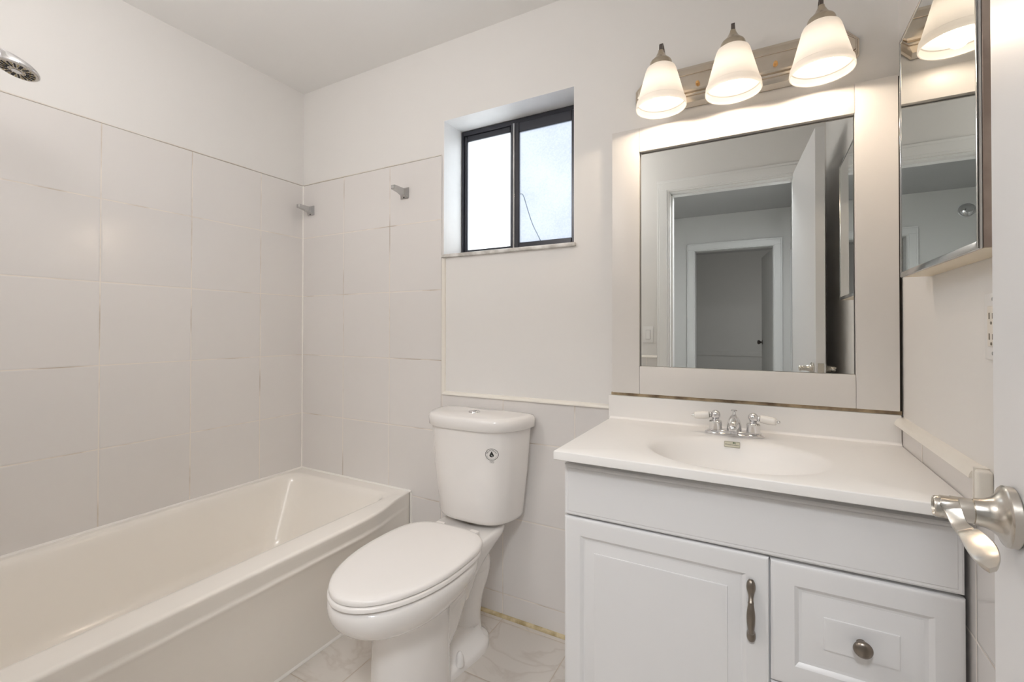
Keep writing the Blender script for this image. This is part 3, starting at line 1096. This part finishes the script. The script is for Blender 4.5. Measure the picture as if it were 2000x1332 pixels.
for f in ((0, 1, 2, 3), (7, 6, 5, 4), (0, 4, 5, 1), (1, 5, 6, 2), (2, 6, 7, 3), (3, 7, 4, 0)):
    bm.faces.new([vsx[i] for i in f])
obj('mirror_glass', bm, 'mirror', mir, smooth=False, label='silvered glass')
bm = BM(); box(bm, -0.470, 0.336, 1.606, YB - .001, .9282, .9378)
struct('trim_8', bm, 'raw_wood')
bm = BM(); box(bm, 0.3304, 0.3380, 1.612, YB - .001, .93, 1.86)
struct('shadow_strip', bm, 'shadow_gap')  # dark strip standing in for the shadow between mirror frame and wall

# ------------------------------------------------------------------ medicine cabinet
med = thing('medicine_cabinet', 'metal medicine cabinet with mirrored door on right wall', 'medicine cabinet', (XR, 1.145, 1.281))
AX = 0.2830
AY0, AY1, AZ0, AZ1 = 0.929, 1.3610, 1.2810, 1.828
bm = BM(); box(bm, AX + .0065, XR - .0005, AY0 + .001, AY1 - .001, AZ0 + .001, AZ1 - .001, .001, 1)
obj('cabinet_body', bm, 'rust_steel', med, label='tarnished brown steel box')
bm = BM(); box(bm, AX + .0068, XR - .0008, AY0 + .0015, AY1 - .0015, AZ0 + .0002, AZ0 + .0011)
obj('bottom_panel', bm, plain('warm_lit_steel', (0.78, 0.68, 0.52), 0.35), med)  # underside colour lightened to carry warm reflected light
bm = BM()
box(bm, AX, AX + .006, AY0, AY0 + .006, AZ0, AZ1, .0015, 2)
box(bm, AX, AX + .006, AY1 - .004, AY1, AZ0, AZ1, .001, 1)
box(bm, AX, AX + .006, AY0 + .006, AY1 - .004, AZ0, AZ0 + .012, .0015, 2)
box(bm, AX, AX + .006, AY0 + .006, AY1 - .004, AZ1 - .006, AZ1, .0015, 2)
mf = obj('door_frame', bm, 'dull_chrome', med, label='thin chrome mirror edging')
bm = BM(); box(bm, AX + .0015, AX + .0055, AY0 + .005, AY1 - .003, AZ0 + .010, AZ1 - .005)
obj('mirror_glass', bm, 'mirror', med, smooth=False)

# ------------------------------------------------------------------ vanity light
PXC, PZC = -0.0685, 1.969
vl = thing('vanity_light', 'three-shade satin nickel vanity light bar above the mirror', 'light fixture', (PXC, YB, PZC))


def octo(hl, hz, cl, cz, y):
    return [(PXC - hl, y, PZC - hz + cz), (PXC - hl + cl, y, PZC - hz), (PXC + hl - cl, y, PZC - hz), (PXC + hl, y, PZC - hz + cz),
            (PXC + hl, y, PZC + hz - cz), (PXC + hl - cl, y, PZC + hz), (PXC - hl + cl, y, PZC + hz), (PXC - hl, y, PZC + hz - cz)]


bm = BM()
prof = [(.3170, .0685, .040, .045, YB - .001), (.3170, .0685, .040, .045, YB - .006), (.3130, .0650, .039, .043, YB - .0085), (.3100, .0560, .036, .036, YB - .016),
        (.3080, .0420, .027, .024, YB - .021), (.3078, .0390, .025, .022, YB - .021), (.3076, .0380, .024, .021, YB - .026), (.3060, .0320, .020, .017, YB - .027), (.3058, .0290, .018, .015, YB - .0245),
        (.3052, .0270, .017, .014, YB - .030), (.3045, .0220, .014, .011, YB - .033), (.3035, .0100, .008, .006, YB - .034)]
loft(bm, [octo(*p) for p in prof])
obj('backplate', bm, 'nickel_dark', vl, angle=20)
for x, z in ((-0.1790, 1.9590), (0.0400, 1.9620)):
    bm = BM(); lathe(bm, [(.0065, 0), (.0065, .004), (.0052, .006), (.0055, .013), (.004, .0155), (0, .016)], (x, YB - .0325, z), (0, -1, 0), n=18)
    obj('mounting_nut', bm, 'brass', vl, label='brass cap nut')
SY = 1.490
for x in (-0.2765, -0.0710, 0.1460):
    bm = BM()
    ap = smooth_path([(x, SY, 2.030), (x, SY, 2.052), (x, SY + .006, 2.064), (x, SY + .022, 2.068), (x, SY + .045, 2.058), (x, SY + .070, 2.030), (x, SY + .090, 2.000), (x, YB - .030, 1.975)], 4)
    sweep(bm, ap, lambda i: [(-.0048, -.003), (.0048, -.003), (.0048, .003), (-.0048, .003)], up=(0, 0.6, 1))
    arm = obj('lamp_arm', bm, 'dark_steel', vl, angle=30, label='dark flat curved arm')
    bm = BM(); lathe(bm, [(.0305, 1.984), (.0330, 1.986), (.0335, 2.000), (.0325, 2.0035), (.0300, 2.008), (.0220, 2.0150), (.0150, 2.0235), (.0110, 2.032), (.0085, 2.037), (.0075, 2.042), (.0, 2.043)], (x, SY, 0), n=40)
    obj('shade_cap', bm, 'cap', vl, angle=35)
    bm = BM(); lathe(bm, [(.0735, 1.8590), (.0752, 1.8580), (.0762, 1.8600), (.0757, 1.8680), (.0743, 1.8790), (.0736, 1.8808), (.0714, 1.8818), (.0708, 1.8850), (.0620, 1.9180), (.0530, 1.9520), (.0465, 1.9760), (.0430, 1.9840), (.0370, 1.9885), (.0310, 1.9895)],
                     (x, SY, 0), n=64, cap0=False, cap1=False)
    obj('glass_shade', bm, 'shade', vl, angle=50, label='frosted white glass bell shade')
    bm = BM(); lathe(bm, [(.0, 1.8760), (.010, 1.8768), (.019, 1.8805), (.0255, 1.8870), (.0290, 1.8960), (.0292, 1.9040), (.0265, 1.9150), (.0215, 1.9270), (.0165, 1.9400), (.0140, 1.9500)], (x, SY, 0), n=28, cap0=False)
    obj('bulb', bm, 'bulb', vl, label='glowing white bulb')
    sl = bpy.data.lights.new('bulb_light', 'SPOT')
    sl.energy, sl.color, sl.spot_size, sl.spot_blend, sl.shadow_soft_size = BULB_SPOT, BULB_COLOR[:3], math.radians(168), 0.10, 0.02
    so = bpy.data.objects.new('bulb_light', sl)
    so.location = (x, SY, 1.8660)
    C.objects.link(so)
    bm = BM(); lathe(bm, [(.0150, 1.9502), (.0165, 1.952), (.0165, 1.985)], (x, SY, 0), n=24); obj('socket', bm, 'plastic', vl)

# ------------------------------------------------------------------ shower head
sh_c = Vector((-1.77, .4440, 1.8605))
ax_ = Vector((.02, -.221, -.975)).normalized()
sh = thing('shower_head', 'chrome shower head on bent arm above the tub', 'shower head', (-1.77, .10, 1.99))
u_ = ax_.cross(Vector((1, 0, 0))).normalized(); w_ = ax_.cross(u_)
if u_.y > 0:
    u_, w_ = -u_, -w_
bm = BM()
rings = []
for r, h, o in ((.0425, .0006, 0), (.0435, .0014, 0), (.0450, 0, 0), (.0455, -.002, 0), (.0447, -.006, .0005), (.0415, -.0125, .003), (.0355, -.0185, .009), (.0285, -.0235, .018), (.0215, -.0270, .029), (.0165, -.0285, .040)):
    rings.append([sh_c + ax_ * h + u_ * o + (u_ * math.cos(2 * PI * i / 48) + w_ * math.sin(2 * PI * i / 48)) * r for i in range(48)])
loft(bm, rings)
obj('head_body', bm, 'chrome', sh, angle=50)
bm = BM(); lathe(bm, [(.0428, .0002), (.0420, .0020), (.0, .0028)], sh_c, ax_, n=48, cap0=False)
face = obj('spray_face', bm, 'nozzle', sh, angle=50)
FM = Matrix((w_, u_, ax_)).transposed().to_4x4(); FM.translation = sh_c + ax_ * .0026
bm = BM()
for k in range(16):
    b2 = BM(); wd = .0056 if k % 4 == 0 else .0032
    box(b2, .018, .0365, -wd / 2, wd / 2, -.001, .0012)
    join_bm(bm, b2, FM @ Matrix.Rotation(2 * PI * k / 16, 4, 'Z'))
obj('spray_slots', bm, 'rubber', face, smooth=False, label='black radial slots')
bm = BM()
for k in range(16):
    for r in (.0345, .0265):
        a = 2 * PI * (k + .5) / 16
        b2 = BM(); lathe(b2, [(.0020, -.001), (.0018, .0014), (.0009, .0020), (0, .0021)], (r * math.cos(a), r * math.sin(a), 0), n=10)
        join_bm(bm, b2, FM)
for k in range(8):
    a = 2 * PI * k / 8
    b2 = BM(); lathe(b2, [(.0014, -.001), (.0012, .0015), (0, .0016)], (.0145 * math.cos(a), .0145 * math.sin(a), 0), n=8)
    join_bm(bm, b2, FM)
obj('nozzles', bm, 'spray', face, label='small amber spray nozzles')
bm = BM(); lathe(bm, [(.0105, -.0005), (.0100, .0020), (.0080, .0026), (0, .0026)], sh_c + ax_ * .0026, ax_, n=24); obj('center_cap', bm, 'chrome', face)
h0 = sh_c - ax_ * .0190 + u_ * .030
hpth = smooth_path([tuple(h0) + (.0125,), tuple(h0 + Vector((0, -.030, .010))) + (.0135,), (-1.77, .345, 1.915, .0125), (-1.77, .29, 1.940, .0130), (-1.77, .245, 1.955, .0140)], 5)
bm = BM(); tube(bm, [p[:3] for p in hpth], [p[3] for p in hpth], 20, up=(1, 0, 0)); obj('head_handle', bm, 'chrome', sh, angle=60)
ap = smooth_path([(-1.77, .100, 1.985), (-1.77, .155, 1.985), (-1.77, .20, 1.977), (-1.77, .240, 1.957)], 5)
bm = BM(); tube(bm, ap, .0095, 16, up=(1, 0, 0)); obj('shower_arm', bm, 'chrome', sh, angle=60)
bm = BM(); sphere(bm, (-1.77, .238, 1.957), .0180, 24); obj('swivel_ball', bm, 'chrome', sh)
bm = BM(); lathe(bm, [(.030, .0003), (.030, .003), (.026, .007), (.013, .011), (.0105, .012)], (-1.77, .100, 1.985), (0, 1, 0), n=32); obj('escutcheon', bm, 'chrome', sh)

# ------------------------------------------------------------------ towel bar posts
def bar_post(x, z, label, sgn):
    t = thing('towel_bar_post', label, 'towel bar post', (x, YBT, z), 'chrome posts of the removed towel bar')
    bm = BM()
    rings = []
    for s, y, dz in ((.0250, -.0005, 0), (.0252, -.003, 0), (.0235, -.005, 0), (.0180, -.0115, .001), (.0135, -.018, .003), (.0115, -.024, .005)):
        rings.append([(x - s * .95, YBT + y, z - s + dz), (x + s * .95, YBT + y, z - s + dz), (x + s * .95, YBT + y, z + s + dz), (x - s * .95, YBT + y, z + s + dz)])
    loft(bm, rings)
    obj('post_base', bm, 'dull_chrome', t, angle=25)
    bm = BM()
    loft(bm, [[(x - w, YBT + y, z0 + z), (x + w, YBT + y, z0 + z), (x + w, YBT + y, z1 + z), (x - w, YBT + y, z1 + z)] for y, w, z0, z1 in
              ((-.020, .0120, -.012, .0175), (-.040, .0112, -.005, .0175), (-.072, .0105, -.0005, .0185), (-.080, .0102, .0005, .0180), (-.0825, .0080, .002, .0160))])
    obj('post_arm', bm, 'dull_chrome', t, angle=25)
    bm = BM(); lathe(bm, [(.0032, 0), (.0032, .0006), (0, .0006)], (x + .0099 * sgn, YBT - .068, z + .008), (sgn, 0, 0), n=16)
    obj('bar_socket', bm, 'black', t, label='dark bar socket')
    bm = BM(); lathe(bm, [(.0028, 0), (.0028, .0006), (0, .0006)], (x, YBT - .0085, z - .0215), (0, -.55, -.85), n=14)
    obj('set_screw', bm, 'black', t)
    return t


bar_post(-2.0900, 1.7840, 'chrome towel bar post in the corner near the left wall', 1)
bar_post(-1.4440, 1.7860, 'chrome towel bar post on the tiles beside the window', -1)

# ------------------------------------------------------------------ outlet, switch
ot = thing('wall_outlet', 'white duplex outlet below the medicine cabinet beside the door', 'outlet', (XR, 1.032, 1.166))
bm = BM(); box(bm, XR - .006, XR - .0003, .997, 1.067, 1.1105, 1.2215, .003, 2); pl_ = obj('cover_plate', bm, 'plastic', ot)
bm = BM(); box(bm, XR - .0085, XR - .005, 1.0155, 1.0485, 1.1325, 1.1995, .002, 2); rc = obj('receptacle', bm, 'ivory', ot, label='ivory receptacle insert')
bm = BM()
for zc in (1.1830, 1.1490):
    box(bm, XR - .0091, XR - .0084, 1.0375, 1.0405, zc - .0050, zc + .0055); box(bm, XR - .0091, XR - .0084, 1.0245, 1.0275, zc - .0045, zc + .0045)
    lathe(bm, [(.0026, 0), (.0026, .0006), (0, .0006)], (XR - .0085, 1.0320, zc - .0115), (-1, 0, 0), n=12)
obj('outlet_slots', bm, 'slot', rc, smooth=False, label='dark plug slots')
for zc in (1.2105, 1.1215):
    bm = BM(); lathe(bm, [(.0032, 0), (.0030, .0012), (0, .0016)], (XR - .006, 1.032, zc), (-1, 0, 0), n=14); obj('plate_screw', bm, 'dull_chrome', ot)

swt = thing('light_switch', 'white light switch on wall beside the door casing, seen in mirror', 'light switch', (-0.689, YN, 1.10))
sz_ = 1.125
bm = BM(); box(bm, -.724, -.654, YN + .0003, YN + .006, sz_ - .057, sz_ + .057, .003, 2); obj('cover_plate', bm, 'plastic', swt)
bm = BM(); box(bm, -.7055, -.6725, YN + .005, YN + .0078, sz_ - .033, sz_ + .033, .001, 1); obj('switch_bezel', bm, plain('grey_plastic', (.62, .62, .62), .4), swt)
bm = BM(); rr_ = [[(-.702, YN + .007, sz_ - .030), (-.676, YN + .007, sz_ - .030), (-.676, YN + .007, sz_ + .030), (-.702, YN + .007, sz_ + .030)],
                  [(-.702, YN + .013, sz_ - .030), (-.676, YN + .013, sz_ - .030), (-.676, YN + .0085, sz_ + .030), (-.702, YN + .0085, sz_ + .030)]]
loft(bm, rr_); obj('rocker', bm, 'plastic', swt, smooth=False)

# ------------------------------------------------------------------ bathroom door, casing
def door_leaf(name, hinge, latch, thick, z0, z1, mat, side):
    """flat door leaf from hinge to latch; thickness laid towards side (+1 = right of hinge->latch)"""
    h, l = Vector((*hinge, 0)), Vector((*latch, 0))
    d = (l - h).normalized()
    nrm = Vector((d.y, -d.x, 0)) * side
    bm = BM()
    P = [h, l, l + nrm * thick, h + nrm * thick]
    vb = [bm.verts.new((p.x, p.y, z0)) for p in P]; vt = [bm.verts.new((p.x, p.y, z1)) for p in P]
    bm.faces.new(vb[::-1]); bm.faces.new(vt)
    for i in range(4):
        j = (i + 1) % 4
        bm.faces.new((vb[i], vb[j], vt[j], vt[i]))
    bmesh.ops.bevel(bm, geom=list(bm.edges), offset=.0015, segments=2, affect='EDGES')
    return struct(name, bm, mat, org=(h.x, h.y, z0)), d, nrm


HG, LT = (0.1690, -0.010), (0.2215, 0.6900)
door, dd, dn = door_leaf('door_1', HG, LT, .038, .012, 2.10, 'door', 1)
ZH = .977
hp_ = Vector((LT[0], LT[1], ZH)) - dd * .062      # spindle on the left face


def lever_set(base, out, lname):
    """rosette and neck on the door face"""
    bm = BM(); lathe(bm, [(.0282, .0002), (.0292, .0015), (.0292, .0075), (.0278, .0090), (.0255, .0095), (.0205, .0125), (.0165, .0165), (.0140, .0220), (.0130, .0300)], base, out, n=48)
    r = obj('door_lever', bm, 'nickel', door, angle=35, label='satin nickel lever handle')
    bm = BM(); lathe(bm, [(.0118, .0300), (.0122, .0307), (.0122, .0465), (.0114, .0475)], base, out, n=32)
    obj('lever_neck', bm, 'nickel', r, angle=35)
    return r


inner = lever_set(hp_, -dn, 'inner')
# wave shaped lever: paddle drawn out towards the hinge (front edge, rear edge)
LEV = [((.1622, .637, .9876), (.1775, .637, .9876)), ((.1612, .629, .9890), (.1767, .629, .9890)), ((.1590, .6190, .9876), (.1740, .6190, .9880)), ((.1594, .6160, .9835), (.1742, .6160, .9850)), ((.1616, .6145, .9788), (.1746, .6145, .9823)),
       ((.1636, .607, .9703), (.1760, .607, .9738)), ((.1650, .601, .9668), (.1775, .601, .9719)), ((.1657, .597, .9652), (.1787, .597, .9710)), ((.1652, .594, .9664), (.1794, .594, .9720)), ((.1643, .588, .9664), (.1803, .588, .9726)), ((.1636, .578, .9645), (.1817, .578, .9720)),
       ((.1633, .566, .9612), (.1829, .566, .9702)), ((.1645, .552, .9588), (.1809, .552, .9680)), ((.1673, .543, .9573), (.1782, .543, .9638)), ((.1700, .5385, .9572), (.1748, .5385, .9602))]


def lever_blade(pts, name, parent):
    flat = smooth_path([a + b for a, b in pts], 4)
    bm = BM()
    rings = []
    for p in flat:
        a, b = Vector(p[:3]), Vector(p[3:])
        t = .0042
        e = (b - a) * .06
        rings.append([a + e, b - e, b + Vector((0, 0, -.0012)), b - e + Vector((0, 0, -t)), a + e + Vector((0, 0, -t)), a + Vector((0, 0, -.0012))])
    loft(bm, rings)
    return obj(name, bm, 'nickel', parent, angle=45)


lever_blade(LEV, 'lever_blade', inner)
bm = BM(); lathe(bm, [(.0104, .0470), (.0108, .0478), (.0108, .0585), (.0098, .0600), (.0086, .0600), (.0080, .0585), (.0, .0582)], hp_ + Vector((0, 0, -.0005)), -dn, n=32)
obj('lever_hub', bm, 'nickel', inner, angle=35)
out_base = hp_ + dn * .038
ob = lever_set(out_base, dn, 'outer')
ax0 = out_base + dn * .046
LEV2 = [((ax0.x - .008, ax0.y + .012, ZH + .008), (ax0.x + .006, ax0.y + .012, ZH + .008)), ((ax0.x - .008, ax0.y - .005, ZH + .004), (ax0.x + .006, ax0.y - .005, ZH + .004)), ((ax0.x - .008, ax0.y - .035, ZH - .008), (ax0.x + .006, ax0.y - .035, ZH - .006)),
        ((ax0.x - .010, ax0.y - .065, ZH - .010), (ax0.x + .006, ax0.y - .065, ZH - .008)), ((ax0.x - .004, ax0.y - .090, ZH - .016), (ax0.x + .003, ax0.y - .090, ZH - .014))]
lever_blade(LEV2, 'lever_blade', ob)
bm = BM(); box(bm, -.002, .002, -.0125, .0125, ZH - .028, ZH + .028, .001, 1)
bm.transform(Matrix.Translation((LT[0], LT[1], 0)) @ Matrix.Translation(dn * .019 + dd * .0) @ Matrix.Rotation(math.atan2(dd.y, dd.x), 4, 'Z'))
obj('latch_plate', bm, 'nickel', door)


def casing(name, x0, x1, zt, y, side, w=.078, t=.014, mat='white_trim', reveal=.004, left=True, right=True):
    """door casing with a stepped profile on the wall face y; side = -1 or +1 is the way it sticks out"""
    bm = BM()
    for k, (w0, w1, th) in enumerate(((0, w, t * .7), (.012, w - .016, t), (w - .016, w, t * .9))):
        ya, yb = sorted((y + side * .0004, y + side * th))
        if left:
            box(bm, x0 - reveal - w1, x0 - reveal - w0, ya, yb, 0, zt + reveal + w0, .0015, 1)
        if right:
            box(bm, x1 + reveal + w0, x1 + reveal + w1, ya, yb, 0, zt + reveal + w0, .0015, 1)
        box(bm, x0 - reveal - w1, x1 + reveal + w1, ya, yb, zt + reveal + w0, zt + reveal + w1, .0015, 1)
    return struct(name, bm, mat)


casing('trim_10', DX0, DX1 - .004, DH, YN, 1)
casing('trim_11', DX0, DX1, DH, YNO, -1)
bm = BM()
for x0, x1 in ((DX0, DX0 + .0012), (DX1 - .0012, DX1)):
    box(bm, x0, x1, YNO, YN, 0, DH)
box(bm, DX0 + .0012, DX1 - .0012, YNO, YN, DH - .0012, DH)
box(bm, DX0 + .0012, DX0 + .012, YNO + .02, YN - .045, 0, DH - .012)
box(bm, DX0 + .012, DX1 - .012, YNO + .02, YN - .045, DH - .012, DH - .0012)
struct('trim_12', bm, 'white_trim')

# ------------------------------------------------------------------ hall and the room behind it
HD0, HD1, HDH = -0.690, 0.116, 2.085
HYO = HY - .11
HZ = 2.50
RY = -5.6
RX0, RX1 = -1.9, 1.1
bm = BM(); box(bm, HX0 - .1, RX1 + .1, RY - .1, YNO, -0.06, 0.0); struct('floor_hall', bm, 'carpet')
bm = BM(); box(bm, HX0 - .1, RX1 + .1, RY - .1, YNO, HZ, HZ + .08); struct('ceiling_hall', bm, 'popcorn')
bm = BM()
box(bm, HX0, HD0, HYO, HY, 0, HZ); box(bm, HD1, RX1, HYO, HY, 0, HZ); box(bm, HD0, HD1, HYO, HY, HDH, HZ)
struct('wall_hall_far', bm, 'hall_paint')
bm = BM(); box(bm, HX0 - .1, HX0, HYO, YNO, 0, HZ); struct('wall_hall_left', bm, 'hall_paint')
bm = BM(); box(bm, HX1, HX1 + .1, HY, YNO, 0, HZ); struct('wall_hall_right', bm, 'hall_paint')
bm = BM(); box(bm, HX0 - .1, DX0, YNO - .008, YNO - .0004, 0, HZ); box(bm, DX1, HX1, YNO - .008, YNO - .0004, 0, HZ); box(bm, DX0, DX1, YNO - .008, YNO - .0004, DH, HZ)
struct('wall_hall_near', bm, 'hall_paint')
bm = BM(); box(bm, RX0, RX1, RY - .1, RY, 0, HZ); struct('wall_room_far', bm, 'hall_paint')
bm = BM(); box(bm, RX0 - .1, RX0, RY, HYO, 0, HZ); struct('wall_room_left', bm, 'hall_paint')
bm = BM(); box(bm, RX1, RX1 + .1, RY, HY, 0, HZ); struct('wall_room_right', bm, 'hall_paint')
bm = BM(); box(bm, RX0, RX1, RY, RY + .014, 0.0, .10, .004, 2); struct('baseboard_room', bm, 'white_trim')
bm = BM(); box(bm, RX0, RX1, RY, RY + .02, .70, .78, .006, 2); struct('trim_15', bm, 'hall_paint')
casing('trim_13', HD0, HD1, HDH, HY + .008, 1, w=.085)
bm = BM()
box(bm, HD0, HD0 + .001, HYO, HY, 0, HDH); box(bm, HD1 - .001, HD1, HYO, HY, 0, HDH); box(bm, HD0, HD1, HYO, HY, HDH - .001, HDH)
struct('trim_14', bm, 'white_trim')
d2, _, _ = door_leaf('door_2', (HD1 - .004, HYO - .004), (.005, HYO - .76), .036, .012, HDH - .004, 'hall_paint', -1)
bm = BM(); lathe(bm, [(.028, 0), (.028, .004), (.012, .008), (.011, .022), (.024, .032), (.0275, .045), (.022, .056), (0, .060)], (.0135, HYO - .70, 1.0), (-1, -.1, 0), n=28)
obj('door_knob', bm, 'dark_steel', d2, label='dark round door knob')
# a closed door on the right side of the hall
bm = BM(); box(bm, HX1 - .012, HX1 - .0004, -2.50, -2.42, 0, 2.09, .002, 1); box(bm, HX1 - .012, HX1 - .0004, -1.66, -1.58, 0, 2.09, .002, 1); box(bm, HX1 - .012, HX1 - .0004, -2.42, -1.66, 2.01, 2.09, .002, 1)
struct('trim_16', bm, 'white_trim')
bm = BM(); box(bm, HX1 - .006, HX1 - .0004, -2.418, -1.662, .01, 2.008, .001, 1); struct('door_3', bm, 'door')

SPX, SPZ = -1.134, 2.285
sp_ = thing('fire_sprinkler', 'chrome round fire sprinkler on hall wall, seen in medicine cabinet mirror', 'fire sprinkler', (SPX, HY, SPZ))
bm = BM(); lathe(bm, [(.066, .0003), (.066, .004), (.060, .006), (.052, .005), (.046, .012), (.034, .021), (.022, .024), (.020, .022)], (SPX, HY, SPZ), (0, 1, 0), n=40)
obj('escutcheon', bm, 'chrome', sp_, angle=40)
bm = BM(); lathe(bm, [(.012, .02), (.012, .040), (.018, .042), (.018, .048), (.009, .052), (.009, .066), (.026, .068), (.026, .071), (0, .072)], (SPX, HY, SPZ), (0, 1, 0), n=28)
obj('spray_head', bm, 'chrome', sp_, angle=40)
